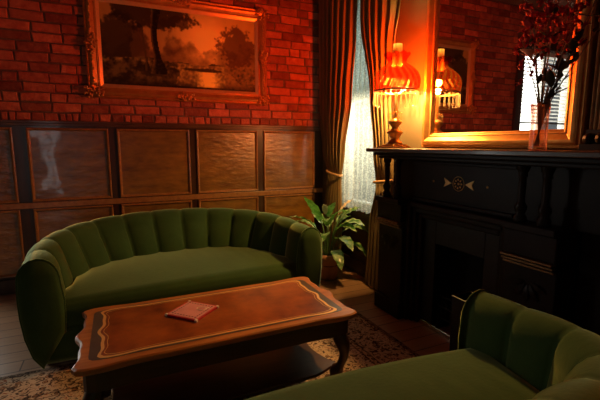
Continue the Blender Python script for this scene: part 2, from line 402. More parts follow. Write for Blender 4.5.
# back wall: mortar body with real bricks on it
Y0 = D + .012
b = MB(); b.mm(w2[1], W, Y0, D+.22, 0, CZ, 0); b.mm(LX, w2[0], Y0, D+.22, 0, CZ, 0)
b.mm(w2[0], w2[1], Y0, D+.22, 0, w2[2], 0); b.mm(w2[0], w2[1], Y0, D+.22, w2[3], CZ, 0)
def brick(x0, x1, z0, z1, t):
    # a slightly rounded irregular block
    if x1-x0 < .03: return
    j = lambda a: random.uniform(-a, a)
    d = .012 + j(.004); e = .006
    c = [(x0+j(.006), z0+j(.005)), (x1+j(.006), z0+j(.005)), (x1+j(.006), z1+j(.005)), (x0+j(.006), z1+j(.005))]
    mx, mz = (x0+x1)/2, (z0+z1)/2
    def ins(p, q): return (p[0] + (q if p[0] < mx else -q), p[1] + (q if p[1] < mz else -q))
    vs = [(p[0], Y0+.004, p[1]) for p in c] + [(p[0], Y0-d+e, p[1]) for p in c] + [(*[ins(p, e)[0]], Y0-d+j(.002), ins(p, e)[1]) for p in c]
    fs = [(0,1,5,4),(1,2,6,5),(2,3,7,6),(3,0,4,7),(4,5,9,8),(5,6,10,9),(6,7,11,10),(7,4,8,11),(8,9,10,11)]
    b.add(vs, fs, 1, t)
def brick_row(xa, xb, z, h, L, start):
    x = xa - start
    while x < xb:
        l = L * random.uniform(.93, 1.07)
        if random.random() < .16: l *= .5
        a, c = max(x, xa), min(x+l-.013, xb)
        if c > a: brick(a, c, z, z+h-.013, min(1, max(0, random.gauss(.5, .33))))
        x += l
z = 1.502
rows = 0
while z < CZ-.02:
    h = .078 if rows == 0 else .083
    hh = min(h, CZ-z)
    for xa, xb in ((w2[1]+.14, W), (LX, w2[0]-.12)):
        brick_row(xa, xb, z, hh, .105 if rows == 0 else .235, (rows % 2)*.115 + random.uniform(0,.03))
    if z > w2[3]+.14: brick_row(w2[0]-.12, w2[1]+.14, z, hh, .235, (rows % 2)*.115)
    z += hh; rows += 1
struct(b.build('wall_back', [M['mortar'], M['brick']]))

# wainscot panelling on the back wall
tr = bpy.data.objects.new('trim_1', None); C.objects.link(tr); tr.location = (.6, D, 0); struct(tr)
xs = [(-1.06,-.845), (-.715,-.055), (.005-.02,.665), (.725-.02,1.375), (1.435-.02,2.055)]
xs = [(-1.06,-.80), (-.70,-.07), (.0,.655), (.72,1.362), (1.43,2.045)]
zs = [(.80,1.44), (.15,.735)]
MB().mm(-1.07, W-.002, D-.012, Y0, 0, 1.475).build('panel_backing', M['stile'], tr)
for (x0, x1) in xs:
    for (z0, z1) in zs:
        MB().grid(lambda u, v: (lerp(x0+.02,x1-.02,u), D-.0135-.0012*noise.noise(Vector((u*3+x0*9,v*4,z0)))-.0008*noise.noise(Vector((u*9+x0*9,v*11,z0))), lerp(z0+.02,z1-.02,v)), 18, 18).build('panel', M['panel'], tr, smooth=True)
        f = MB()
        t = .024
        prof = [(0,-.012),(0,-.030),(.006,-.036),(.014,-.034),(t,-.016),(t,-.012)]
        cs = [(x0,z0,1,1),(x1,z0,-1,1),(x1,z1,-1,-1),(x0,z1,1,-1)]
        vs = []; n = len(prof)
        for (cx, cz, sx, sz) in cs:
            for (o, y) in prof: vs.append((cx+sx*o, D+y, cz+sz*o))
        fs = [(i*n+j, ((i+1)%4)*n+j, ((i+1)%4)*n+j+1, i*n+j+1) for i in range(4) for j in range(n-1)]
        f.add(vs, fs); f.build('moulding', M['mould'], tr)
MB().mm(-1.07, W-.002, D-.024, D-.010, .742, .793).build('middle_rail', M['mould'], tr, bevel=.004)
f = MB(); f.mm(-1.07, W-.002, D-.045, Y0, 1.478, 1.500); f.mm(-1.07, W-.002, D-.03, D-.008, 1.455, 1.479); f.build('cap_rail', M['cap'], tr, bevel=.004)
struct(MB().mm(-1.07, W-.03, D-.036, D-.012, 0, .13).build('baseboard_back', M['stile'], None, bevel=.006))
f = MB(); f.mm(W-.028, W-.001, 2.56, D-.04, 0, .14); f.mm(W-.034, W-.001, 2.56, D-.04, 0, .03); struct(f.build('baseboard_right', M['apron'], None, bevel=.005))

# window 1 (right wall)
def window_x(name, x, y0, y1, z0, z1):
    r = bpy.data.objects.new(name, None); C.objects.link(r); r.location = (x, (y0+y1)/2, z0); struct(r)
    f = MB(); t = .05
    f.mm(x, x+.12, y0, y0+t, z0, z1); f.mm(x, x+.12, y1-t, y1, z0, z1); f.mm(x, x+.12, y0+t, y1-t, z0, z0+t); f.mm(x, x+.12, y0+t, y1-t, z1-t, z1)
    zm = (z0+z1)/2; f.mm(x+.03, x+.10, y0+t, y1-t, zm-.025, zm+.025)
    f.build('window_frame', M['white'], r, bevel=.004)
    MB().mm(x+.06, x+.066, y0+t-.004, y1-t+.004, z0+t-.004, z1-t+.004).build('window_glass', M['pane'], r)
    return r
def window_y(name, y, x0, x1, z0, z1, sgn, bars=1):
    r = bpy.data.objects.new(name, None); C.objects.link(r); r.location = ((x0+x1)/2, y, z0); struct(r)
    f = MB(); t = .06; ya, yb = y, y+sgn*.12
    f.mm(x0, x0+t, ya, yb, z0, z1); f.mm(x1-t, x1, ya, yb, z0, z1); f.mm(x0+t, x1-t, ya, yb, z0, z0+t); f.mm(x0+t, x1-t, ya, yb, z1-t, z1)
    zm = z0 + (z1-z0)*.5; f.mm(x0+t, x1-t, y+sgn*.03, y+sgn*.10, zm-.025, zm+.025)
    for k in range(bars):
        xm = lerp(x0, x1, (k+1)/(bars+1)); f.mm(xm-.02, xm+.02, y+sgn*.03, y+sgn*.10, z0+t, z1-t)
    f.build('window_frame', M['white'], r, bevel=.004)
    MB().mm(x0+t-.004, x1-t+.004, y+sgn*.06, y+sgn*.066, z0+t-.004, z1-t+.004).build('window_glass', M['pane'], r)
    return r
wn = window_x('window_1', W+.05, w1[0], w1[1], w1[2], w1[3])
f = MB(); f.mm(W-.05, W+.05, w1[0]-.06, w1[1]+.06, w1[2]-.035, w1[2]); f.build('window_sill', M['apron'], wn, bevel=.006)
f = MB(); f.mm(W-.02, W-.001, w1[0]-.08, D-.06, .142, w1[2]-.037)
f.mm(W-.03, W-.019, w1[0]-.02, w1[1]+.02, .20, .24); f.mm(W-.03, W-.019, w1[0]-.02, w1[1]+.02, w1[2]-.12, w1[2]-.08)
struct(f.build('trim_2', M['apron'], None, bevel=.004))
window_y('window_2', D+.06, w2[0], w2[1], w2[2], w2[3], 1)
window_y('window_3', RY-.05, w3[0], w3[1], w3[2], w3[3], -1)
f = MB()
for (x0, x1) in ((w2[0]-.12, w2[0]), (w2[1], w2[1]+.135)): f.mm(x0, x1, D-.03, D+.05, 0.0, w2[3]+.12)
f.mm(w2[0], w2[1], D-.03, D+.05, w2[3], w2[3]+.12); f.mm(w2[0], w2[1], D-.03, D+.05, w2[2]-.05, w2[2])
struct(f.build('trim_3', M['stile'], None, bevel=.005))
# slatted blind in window 2 (seen in the mirror)
bl = thing('slatted_blind', 'white slatted blind in the bright window seen through the mirror', 'blind', ((w2[0]+w2[1])/2, D+.02, 1.62))
f = MB()
R_ = Matrix.Rotation(radians(-15), 3, 'X')
zz = 1.66
while zz < 2.60:
    f.box(((w2[0]+w2[1])/2, D+.02, zz), (w2[1]-w2[0]-.03, .042, .003), R_); zz += .055
f.build('blind_slats', M['blind'], bl)
MB().mm(w2[0]+.015, w2[1]-.015, D+.0, D+.05, 2.61, 2.66).build('head_rail', M['white'], bl)
MB().mm(w2[0]+.015, w2[1]-.015, D+.005, D+.04, 1.61, 1.635).build('bottom_rail', M['stile'], bl)

# ------------------------------------------------------------------ sofas
def sofa(label, loc, rz, hw, depth, nfl, zb=.72, za=.655, y0=.22, ex=2.25, crease=.040, lean=.15, group=None):
    r = thing('channel_back_sofa', label, 'sofa', loc, rz, group)
    a, bb = hw-.115, depth-.13-y0
    raw = [(-a, y0*k/6) for k in range(6)]
    for k in range(121):
        t = pi*k/120; cx, sy = -cos(t), sin(t)
        raw.append((a*math.copysign(abs(cx)**(2/ex), cx), y0 + bb*abs(sy)**(2/ex)))
    raw += [(a, y0*(5-k)/6) for k in range(6)]
    L = [0]
    for p, q in zip(raw, raw[1:]): L.append(L[-1] + math.hypot(q[0]-p[0], q[1]-p[1]))
    tot = L[-1]; n = nfl*14
    path = []; j = 0
    for i in range(n+1):
        d = tot*i/n
        while j < len(L)-2 and L[j+1] < d: j += 1
        t = (d-L[j])/max(1e-9, L[j+1]-L[j])
        path.append(Vector((lerp(raw[j][0], raw[j+1][0], t), lerp(raw[j][1], raw[j+1][1], t), 0)))
    def section(i):
        s = i/n; k = sm(0, .5, s if s < .5 else 1-s)
        zt = lerp(za, zb, k**.8); w = lerp(.097, .120, k)
        ln = lean*(.12+.88*k)
        pts = [(-w*.92-ln, .24, 1), (-w*.98-ln, .34, 1), (-w-ln*.97, .43, 1), (-w*.99-ln*.62, lerp(.43, zt-.13, .5), 1), (-w*.98-ln*.22, zt-.125, 1)]
        for q in range(0, 11):
            an = pi*(1-q/10); pts.append((w*cos(an)-(ln*.12 if q == 0 else 0), zt-.115+.115*sin(an), [1,.95,.8,.6,.42,.3,.24,.2,.2,.2,.2][q]))
        pts += [(w*1.03, .46, .3), (w*1.0, .36, .25), (w*.86, .24, .2), (w*.55, .12, .1), (w*.1, .05, 0)]
        return pts
    rings = []
    for i in range(n+1):
        p = path[i]
        if i == 0 : t = path[1]-path[0]
        elif i == n: t = path[n]-path[n-1]
        else: t = path[i+1]-path[i-1]
        t.normalize(); nr = Vector((-t.y, t.x, 0))      # outward for left->back->right travel
        fl = abs(sin(pi*nfl*i/n))**.5
        sec = section(i); ring = []
        for q, (u, zz, wt) in enumerate(sec):
            # crease pulls the surface in along the section normal
            pa = sec[max(q-1, 0)]; pb = sec[min(q+1, len(sec)-1)]
            du, dz = pb[0]-pa[0], pb[1]-pa[1]; l = math.hypot(du, dz) or 1
            nu, nz = -dz/l, du/l
            amt = crease*(fl-1)*wt
            edge = min(i, n-i)
            if edge == 0: amt *= 0
            ring.append(p + nr*(u + nu*amt) + Vector((0,0,zz + nz*amt)))
        rings.append(ring)
    m = len(rings[0]); f = MB()
    f.add([v for R in rings for v in R], [(i*m+q, (i+1)*m+q, (i+1)*m+q+1, i*m+q+1) for i in range(n) for q in range(m-1)])
    f.build('channel_tufted_back', M['velvet'], r, smooth=True, world=False)
    # front panels of the arms, domed, with a welt round each
    for ring in (rings[0], rings[-1]):
        c = Vector((0,0,0))
        for v in ring: c += v
        c /= m; c.z = .36; c.x = (ring[2].x + ring[-5].x)/2
        f = MB(); vs = []
        for (k, y) in ((1, 0), (.95, -.018), (.75, -.028), (.35, -.032), (.02, -.033)):
            for v in ring: vs.append((c.x+(v.x-c.x)*k, v.y+y, c.z+(v.z-c.z)*k))
        f.add(vs, [(a_*m+q, a_*m+(q+1) % m, (a_+1)*m+(q+1) % m, (a_+1)*m+q) for a_ in range(4) for q in range(m)] + [tuple(range(4*m, 5*m))])
        ap = f.build('arm_front', M['velvet'], r, smooth=True, world=False)
        f = MB(); f.tube([v + Vector((0,-.003,0)) for v in ring], .006, 6); f.build('welt', M['velvet'], ap, smooth=True, world=False)
    # seat
    inn = []
    for i in range(n+1):
        R = rings[i]; inn.append((R[2].x*.97, R[2].y))
    def yb(x):
        best = 0
        for p, q in zip(inn, inn[1:]):
            if min(p[0], q[0]) <= x <= max(p[0], q[0]) and abs(q[0]-p[0]) > 1e-7:
                best = max(best, lerp(p[1], q[1], (x-p[0])/(q[0]-p[0])))
        return best
    xi = a-.07
    def seat(u, v):
        x = lerp(-xi, xi, u); Y = max(y0*.9, yb(x*.99)); bow = -.05*(1-(x/xi)**2)
        dome = .022*(1-(x/xi)**2)
        pts = [(.05,.245),(.015,.26),(.0,.31),(.004,.36),(.02,.385),(.055,.408)]
        k = v*11
        if k <= 5:
            i = min(int(k), 4); t = k-i
            y = lerp(pts[i][0], pts[i+1][0], t); zz = lerp(pts[i][1], pts[i+1][1], t)
            return (x, y+bow, zz+dome*sm(.3,.43,zz))
        t = (k-5)/6
        return (x, lerp(.055+bow, Y+.03, t), .408+dome+.018*sin(pi*t)-.004*t + .0015*sin(x*70+t*3)*sm(.2,.5,t)*(1-t))
    f = MB(); f.grid(seat, 64, 33); f.build('seat_cushion', M['velvet2'], r, smooth=True, world=False)
    f = MB(); f.grid(lambda u, v: (lerp(-a, a, u), .03-.045*(1-(2*u-1)**2)+.03*(1-v)**2, lerp(.05,.262,v)), 32, 5)
    f.build('front_rail', M['velvet'], r, smooth=True, world=False, solid=.03)
    for (x, y) in ((-a, .16), (a, .16), (-a*.6, depth-.32), (a*.6, depth-.32)):
        MB().lathe([(.02,0),(.026,.03),(.03,.075)], (x, y, 0), 12).build('foot', M['blackwood'], r, world=False)
    return r
sofa('green velvet channel-backed sofa against the panelled wall', (.42, 2.54, 0), radians(4), .975, 1.15, 13, zb=.74, za=.68, ex=2.35)
sofa('green velvet sofa facing away from the camera in front of the coffee table', (.50, 1.205, .012), radians(180), 1.06, .83, 14, zb=.70, za=.635, y0=.18, ex=3.6, crease=.026, lean=.06)
# ------------------------------------------------------------------ rug
f = MB(); f.box((0,0,.006), (RUG[0]*2, RUG[1]*2, .012))
o = f.build('persian_rug', M['rug'], None, bevel=.003); o.location = (1.62-RUG[0], 2.55-RUG[1], 0)
tag(o, 'patterned cream and brown persian rug under the coffee table', 'rug')

# ------------------------------------------------------------------ coffee table
tc_ = thing('coffee_table', 'low mahogany coffee table with scalloped edge and gilt-lined leather top', 'table', (.425, 1.90, .012))
HX, HY = .64, .305
def outline(hx, hy, k=1.0, n=26):
    def sx(t):   # bulge of a short end, t in -1..1
        a = abs(t); return .024*k*(math.cos(a*pi*2.0)*.55 + .45*math.cos(a*pi*4)) - .012*k
    def sy(t):
        a = abs(t); return k*(.014*sm(.66,.80,a) - .010*math.exp(-((a-.68)/.05)**2))
    pts = []
    for i in range(n): t = -1+2*i/n; pts.append((lerp(-hx, hx, i/n), -hy - sy(t) - (0)))
    for i in range(n): t = -1+2*i/n; pts.append((hx + sx(t), lerp(-hy, hy, i/n)))
    for i in range(n): t = 1-2*i/n; pts.append((lerp(hx, -hx, i/n), hy + sy(t)))
    for i in range(n): t = 1-2*i/n; pts.append((-hx - sx(t), lerp(hy, -hy, i/n)))
    # smooth the corners
    for _ in range(2):
        pts = [((pts[i-1][0]+2*pts[i][0]+pts[(i+1) % len(pts)][0])/4, (pts[i-1][1]+2*pts[i][1]+pts[(i+1) % len(pts)][1])/4) for i in range(len(pts))]
    return pts
def loft(layers, cap0=True, cap1=True):
    f = MB(); n = len(layers[0][0]); vs = []
    for (o_, z_) in layers: vs += [(p[0], p[1], z_) for p in o_]
    fs = [(i*n+j, i*n+(j+1) % n, (i+1)*n+(j+1) % n, (i+1)*n+j) for i in range(len(layers)-1) for j in range(n)]
    if cap0: fs.append(tuple(range(n))[::-1])
    if cap1: fs.append(tuple(range((len(layers)-1)*n, len(layers)*n)))
    f.add(vs, fs); return f
Z = .448
loft([(outline(HX-.02,HY-.02), Z-.035), (outline(HX-.004,HY-.004), Z-.026), (outline(HX,HY), Z-.016), (outline(HX-.002,HY-.002), Z-.005), (outline(HX-.010,HY-.010), Z)]).build('table_top', M['tablewood'], tc_, world=False)
loft([(outline(HX-.060,HY-.046,.0), Z-.002), (outline(HX-.060,HY-.046,.0), Z+.0006)]).build('veneer_band', M['greyband'], tc_, world=False)
loft([(outline(HX-.090,HY-.060,.75), Z-.002), (outline(HX-.090,HY-.060,.75), Z+.0012)]).build('leather_inlay', M['leather'], tc_, world=False)
f = MB(); o1, o2 = outline(HX-.088,HY-.058,.75), outline(HX-.101,HY-.071,.75); n = len(o1)
f.add([(p[0],p[1],Z+.0018) for p in o1]+[(p[0],p[1],Z+.0018) for p in o2], [(i,(i+1)%n,n+(i+1)%n,n+i) for i in range(n)])
o1, o2 = outline(HX-.112,HY-.080,.75), outline(HX-.115,HY-.083,.75)
f.add([(p[0],p[1],Z+.0018) for p in o1]+[(p[0],p[1],Z+.0018) for p in o2], [(i,(i+1)%n,n+(i+1)%n,n+i) for i in range(n)])
f.build('gilt_tooling', M['inlaygold'], tc_, world=False)
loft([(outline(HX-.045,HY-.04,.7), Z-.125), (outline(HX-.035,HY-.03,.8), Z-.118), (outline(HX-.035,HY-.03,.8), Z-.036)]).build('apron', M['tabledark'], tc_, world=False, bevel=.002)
for sx_ in (-1, 1):
    for sy_ in (-1, 1):
        f = MB(); pts = []; rs = []
        for k in range(17):
            t = k/16; zz = lerp(Z-.12, .0, t)
            bow = .028*sin(pi*min(1, t*1.5))*(1 if t < .67 else 0) + (-.012*sm(.55,.8,t)) + .012*sm(.85,1,t)
            pts.append((sx_*(HX-.085+bow), sy_*(HY-.075+bow*.8), zz))
            rs.append(interp([(0,.036),(.15,.040),(.4,.024),(.55,.02),(.62,.034),(.70,.036),(.78,.020),(.9,.018),(.96,.026),(1,.024)], t))
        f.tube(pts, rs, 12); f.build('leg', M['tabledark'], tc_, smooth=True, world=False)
def shelf_out(hx, hy):
    pts = []
    for i in range(40): t = -1+i/20; pts.append((hx*t, -hy + .05*(abs(t)**3 < 2)*(-(abs(t)**4))*0 + .035*sm(.6,1,abs(t))*0 - .0 + (.045*sm(.72,.98,abs(t)))))
    for i in range(20): t = -1+i/10; pts.append((hx - .06*(1-t*t), (hy-.045)*t))
    for i in range(40): t = 1-i/20; pts.append((hx*t, hy - (.045*sm(.72,.98,abs(t)))))
    for i in range(20): t = 1-i/10; pts.append((-hx + .06*(1-t*t), (hy-.045)*t))
    return pts
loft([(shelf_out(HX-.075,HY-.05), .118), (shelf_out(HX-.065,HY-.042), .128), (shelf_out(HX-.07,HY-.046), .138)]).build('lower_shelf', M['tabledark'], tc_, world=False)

# square printed coaster on the table
ck = thing('printed_coaster', 'square pink printed mat with red edge on the leather table top', 'coaster', (.296, 1.945, .012+Z+.0018), radians(-47))
f = MB(); f.box((0,0,.005), (.185,.185,.010)); f.build('mat_body', M['redside'], ck, world=False, bevel=.002)
f = MB(); f.box((0,0,.0104), (.168,.168,.0012)); f.build('printed_face', M['pinktop'], ck, world=False)
f = MB()
for s in (-1, 1):
    for k in range(9):
        t = -.068+.017*k; f.box((t, s*.068, .0114), (.009,.004,.0006)); f.box((s*.068, t, .0114), (.004,.009,.0006))
f.build('dashed_border', M['ink'], ck, world=False)
f = MB(); pts = [(.034+.026*cos(a)*(1-.1*a/6), .028+.020*sin(a), .0116) for a in [k*.3 for k in range(-2, 20)]] + [(.06, .055, .0116), (.072, .045, .0116)]
f.tube(pts, .0018, 5); f.build('script_loop', M['cream'], ck, world=False)
for sx_ in (-1,1):
    for sy_ in (-1,1): MB().box((sx_*.088, sy_*.088, .0055), (.014,.014,.0122)).build('corner_mount', M['cream'], ck, world=False, bevel=.002)

# ------------------------------------------------------------------ fireplace
fp = thing('fireplace_mantel', 'tall black carved wooden fireplace mantel on the right wall', 'fireplace', (2.0, 1.82, 0))
YC = 1.82
f = MB(); f.mm(1.72, W-.002, .80, 2.545, 1.243, 1.270); f.build('mantel_shelf', M['shelfwood'], fp, bevel=.005)
f = MB(); f.mm(1.765, W-.002, .82, 2.515, 1.218, 1.243); f.mm(1.80, W-.002, .84, 2.49, 1.195, 1.218); f.build('cornice_moulding', M['blackwood'], fp, bevel=.006)
f = MB(); f.mm(1.93, W-.002, .86, 2.47, .895, 1.195); f.build('frieze_board', M['blackwood'], fp, bevel=.004)
f = MB(); f.mm(1.905, 1.93, YC-.40, YC+.40, .905, .925); f.mm(1.915, 1.93, YC-.40, YC+.40, 1.165, 1.185); f.build('frieze_moulding', M['blackwood'], fp, bevel=.004)
# gilded ornament: rosette with a triangle each side and small dots
f = MB(); xr = 1.928
for k in range(8):
    a = 2*pi*k/8; c = (xr-.003, YC+.026*cos(a)+.0, 1.053+.026*sin(a))
    f.grid(lambda u, v: (xr-.002-.005*sin(pi*v), c[1]+(.016*(v-.5))*cos(a)-(.006*sin(pi*v)*(2*u-1))*sin(a), c[2]+(.016*(v-.5))*sin(a)+(.006*sin(pi*v)*(2*u-1))*cos(a)), 4, 6)
f.ball((xr, YC, 1.053), (.006,.008,.008))
f.tube([(xr-.001, YC+.045*cos(2*pi*k/24), 1.053+.045*sin(2*pi*k/24)) for k in range(24)], .0018, 5, closed=True)
f.build('gilt_rosette', M['inlaygold'], fp, smooth=True)
for s in (-1, 1):
    f = MB(); f.prism([(YC+s*.056, 1.053), (YC+s*.12, 1.053+.030), (YC+s*.105, 1.053), (YC+s*.12, 1.053-.030)] if s > 0 else [(YC-.056, 1.053), (YC-.12, 1.053-.030), (YC-.105, 1.053), (YC-.12, 1.053+.030)], xr-.004, xr+.002, 'x')
    f.build('gilt_triangle', M['inlaygold'], fp)
    f = MB(); f.ball((xr, YC+s*.215, 1.053), (.004,.008,.008)); f.build('gilt_dot', M['inlaygold'], fp, smooth=True)
# colonnettes in pairs on carved blocks and plinths
cprof = [(.030,0),(.034,.012),(.034,.03),(.022,.045),(.030,.065),(.033,.085),(.020,.105),(.018,.12),(.020,.20),(.018,.235),(.026,.245),(.020,.255),(.030,.275),(.034,.29),(.034,.30)]
for s in (-1, 1):
    for d_ in (.49, .615):
        MB().lathe([(r_*.92, z_*.97) for r_, z_ in cprof], (1.845, YC+s*d_, .906), 16).build('colonnette', M['blackwood'], fp, smooth=True)
    ya, yb_ = YC+s*.42, YC+s*.70
    f = MB(); f.mm(1.80, W-.002, ya, yb_, .868, .905); f.mm(1.825, W-.002, ya, yb_, .74, .868); f.build('carved_block', M['blackwood'], fp, bevel=.006)
    f = MB()
    for k, zz in enumerate((.735, .715, .695)): f.mm(1.80+.012*k, 1.84, ya+s*.004, yb_-s*.004, zz-.006, zz+.004)
    f.build('reeded_band', M['darkgold'], fp, bevel=.002)
    f = MB(); f.mm(1.845, W-.002, ya, yb_, .12, .70); f.build('pilaster', M['blackwood'], fp, bevel=.006)
    f = MB(); c0 = YC+s*.56     # carved leaf drop on each pilaster
    for k in range(5):
        a = radians(-70+35*k); f.grid(lambda u, v: (1.842-.012*sin(pi*v), c0+(.02+.10*v)*sin(a)*.9+.014*sin(pi*v)*(2*u-1)*cos(a), .62-(.02+.10*v)*cos(a)+.014*sin(pi*v)*(2*u-1)*sin(a)), 4, 8)
    f.build('carved_leaf', M['blackwood'], fp, smooth=True)
    f = MB(); f.mm(1.825, W-.002, ya-s*.012, yb_+s*.012, 0, .12); f.build('plinth', M['blackwood'], fp, bevel=.008)
f = MB(); f.mm(1.97, W-.002, .84, 1.10, 0, .895); f.build('side_return', M['blackwood'], fp, bevel=.004)
# stepped surround
for k, (o_, x_) in enumerate(((0,1.875),(.035,1.90),(.07,1.925))):
    y0_, y1_, z1_ = YC-.42+o_, YC+.42-o_, .893-o_*1.05
    f = MB(); t = .036
    f.mm(x_, W-.05, y0_, y0_+t, 0, z1_); f.mm(x_, W-.05, y1_-t, y1_, 0, z1_); f.mm(x_, W-.05, y0_+t, y1_-t, z1_-t, z1_)
    f.build('surround_moulding', M['blackwood'], fp, bevel=.009)
f = MB(); f.mm(1.955, 1.975, YC-.316, YC-.20, 0, .79); f.mm(1.955, 1.975, YC+.20, YC+.316, 0, .79); f.mm(1.955, 1.975, YC-.20, YC+.20, .62, .79)
f.build('register_plate', M['iron'], fp, bevel=.004)
f = MB(); f.mm(2.145, W-.003, YC-.3, YC+.3, 0, .80); f.mm(1.975, 2.145, YC-.30, YC-.24, 0, .8); f.mm(1.975, 2.145, YC+.24, YC+.30, 0, .8)
f.build('firebox', M['soot'], fp)
f = MB()
for k in range(9): f.tube([(2.02, YC-.18+.045*k, .07), (2.02, YC-.18+.045*k, .24)], .006, 6)
for zz in (.08, .16, .235): f.tube([(2.02, YC-.2, zz), (2.02, YC+.2, zz)], .007, 6)
f.mm(2.0, 2.1, YC-.2, YC-.18, 0, .1); f.mm(2.0, 2.1, YC+.18, YC+.2, 0, .1)
f.build('fire_grate', M['iron'], fp)
f = MB(); f.tube([(1.945, YC-.30, .03), (1.945, YC+.30, .03)], .004, 6); f.mm(1.94, 1.95, YC-.31, YC+.31, 0, .028); f.build('hearth_strip', M['steel'], fp)

kb = thing('kindling_box', 'narrow dark metal box with bright rim beside the fireplace opening', 'box', (1.845, 1.62, 0))
f = MB(); f.mm(1.77, 1.775, 1.57, 1.67, 0.0, .40); f.mm(1.915, 1.92, 1.57, 1.67, 0, .40); f.mm(1.775, 1.915, 1.57, 1.575, 0, .40); f.mm(1.775, 1.915, 1.665, 1.67, 0, .40); f.mm(1.775, 1.915, 1.575, 1.665, .0, .01)
f.build('box_body', M['iron'], kb)
f = MB(); f.tube([(1.77,1.57,.402),(1.92,1.57,.402),(1.92,1.67,.402),(1.77,1.67,.402)], .0035, 6, closed=True); f.build('rim', M['brass'], kb)

# ------------------------------------------------------------------ gilt mirror over the mantel
mi = thing('mantel_mirror', 'large gilt-framed mirror standing on the mantel shelf', 'mirror', (2.12, 1.79, 1.272))
my0, my1, mz0, mz1 = 1.225, 2.385, 1.274, 2.75
def rect_frame(y0, y1, z0, z1, prof):
    # prof: (inset from the outer edge, x)
    f = MB(); vs = []; n = len(prof)
    for (cy, cz, sy_, sz_) in ((y0,z0,1,1),(y1,z0,-1,1),(y1,z1,-1,-1),(y0,z1,1,-1)):
        for (o_, x_) in prof: vs.append((x_, cy+sy_*o_, cz+sz_*o_))
    f.add(vs, [(i*n+j, ((i+1)%4)*n+j, ((i+1)%4)*n+j+1, i*n+j+1) for i in range(4) for j in range(n-1)]); return f
FX = W-.003
rect_frame(my0, my1, mz0, mz1, [(0,FX),(0,FX-.035),(.008,FX-.045),(.018,FX-.040),(.024,FX-.052),(.034,FX-.060),(.048,FX-.062),(.060,FX-.054),(.078,FX-.040),(.084,FX-.044),(.092,FX-.040),(.100,FX-.026),(.104,FX-.024),(.108,FX-.015)]).build('mirror_frame', M['gold'], mi, bevel=.002)
gm = MB(); gm.box((0,0,0), (.006, my1-my0-.205, mz1-mz0-.205))
g = gm.build('mirror_glass', M['mirror'], mi, world=False)
g.location = Vector((FX-.019, (my0+my1)/2, (mz0+mz1)/2)) - Vector(mi.location)
g.rotation_euler = (0, radians(0), radians(0))
MIRROR = g

# fluted dark gilt upright to the right of the mirror
fu = thing('fluted_upright', 'dark gilt fluted upright with black carved foot beside the mirror frame', 'pilaster', (2.12, 1.16, 1.272))
f = MB()
for k in range(4):
    f.tube([(2.125, 1.19-.021*k, 1.36), (2.125, 1.19-.021*k, 3.0)], .0105, 8)
f.mm(2.12, W-.003, 1.115, 1.20, 1.36, 3.0)
f.build('shaft', M['darkgold'], fu, smooth=False)
f = MB(); f.mm(2.07, W-.003, 1.10, 1.21, 1.271, 1.30); f.ball((2.10, 1.185, 1.325), (.03,.028,.03)); f.ball((2.10, 1.13, 1.325), (.03,.028,.03)); f.mm(2.105, W-.003, 1.11, 1.205, 1.30, 1.37)
f.build('carved_foot', M['blackwood'], fu, smooth=False)

# ------------------------------------------------------------------ table lamp on the mantel
LP = Vector((1.93, 2.47, 1.2705))
lp = thing('table_lamp', 'lit ruby glass table lamp with hanging crystals on the mantel', 'lamp', LP)
f = MB(); f.box((0,0,.008), (.17,.17,.016)); f.box((0,0,.022), (.14,.14,.012)); f.build('base', M['bronze'], lp, world=False, bevel=.004)
f = MB(); f.lathe([(.058,.028),(.060,.04),(.040,.055),(.032,.07),(.045,.095),(.058,.112),(.060,.122),(.040,.135),(.026,.15),(.030,.165),(.050,.185),(.052,.20),(.030,.215),(.020,.235),(.024,.26),(.015,.30),(.012,.40),(.012,.412)], (0,0,0), 20, mod=lambda a, z: 1+.05*cos(6*a)*(1 if z < .22 else 0))
f.build('stem', M['bronze'], lp, smooth=True, world=False)
sprof = [(.160,.435),(.169,.455),(.172,.49),(.168,.52),(.156,.55),(.136,.574),(.103,.602),(.076,.620),(.065,.634),(.070,.652),(.085,.676),(.096,.692)]
f = MB(); N_ = 80
f.grid(lambda u, v: (lambda r_, z_, a: ((r_*(1+.022*sin(20*a+z_*55)))*cos(a), (r_*(1+.022*sin(20*a+z_*55)))*sin(a), z_ + (.006*sin(10*a) if v > .95 else 0)))(*( (lambda i, t: (lerp(sprof[i][0], sprof[i+1][0], t), lerp(sprof[i][1], sprof[i+1][1], t)))(min(int(v*11), 10), v*11-min(int(v*11), 10))), 2*pi*u), 160, 33, True)
f.build('lamp_shade', M['shade'], lp, smooth=True, world=False)
f = MB(); f.lathe([(.158,.432),(.166,.431),(.168,.425),(.166,.418),(.158,.417)], (0,0,0), 32, cap=False)
for k in range(3):
    a = 2*pi*k/3+.4; f.tube([(.02*cos(a),.02*sin(a),.40),(.16*cos(a),.16*sin(a),.424)], .004, 6)
f.build('gallery_ring', M['bronze'], lp, smooth=True, world=False)
f = MB(); f.lathe([(.034,.60),(.036,.66),(.034,.762),(.029,.762),(.031,.66),(.029,.60)], (0,0,0), 20, cap=False); f.build('chimney', M['chimney'], lp, smooth=True, world=False)
bulbm, nt, out = nodes('bulb_glow'); em = N(nt, 'ShaderNodeEmission'); em.inputs[0].default_value = (1,.62,.25,1); em.inputs[1].default_value = 60; nt.links.new(em.outputs[0], out.inputs[0])
def drop(ln):
    f = MB(); f.lathe([(.0008,0),(.005,-.006),(.006,-.012),(.0014,-.018),(.0052,-.026),(.0060,-ln*.55),(.0078,-ln*.85),(.0045,-ln*.95),(.0004,-ln)], (0,0,0), 6); return f
d0 = drop(.105).build('crystal_drop', M['crystal'], lp, world=False)
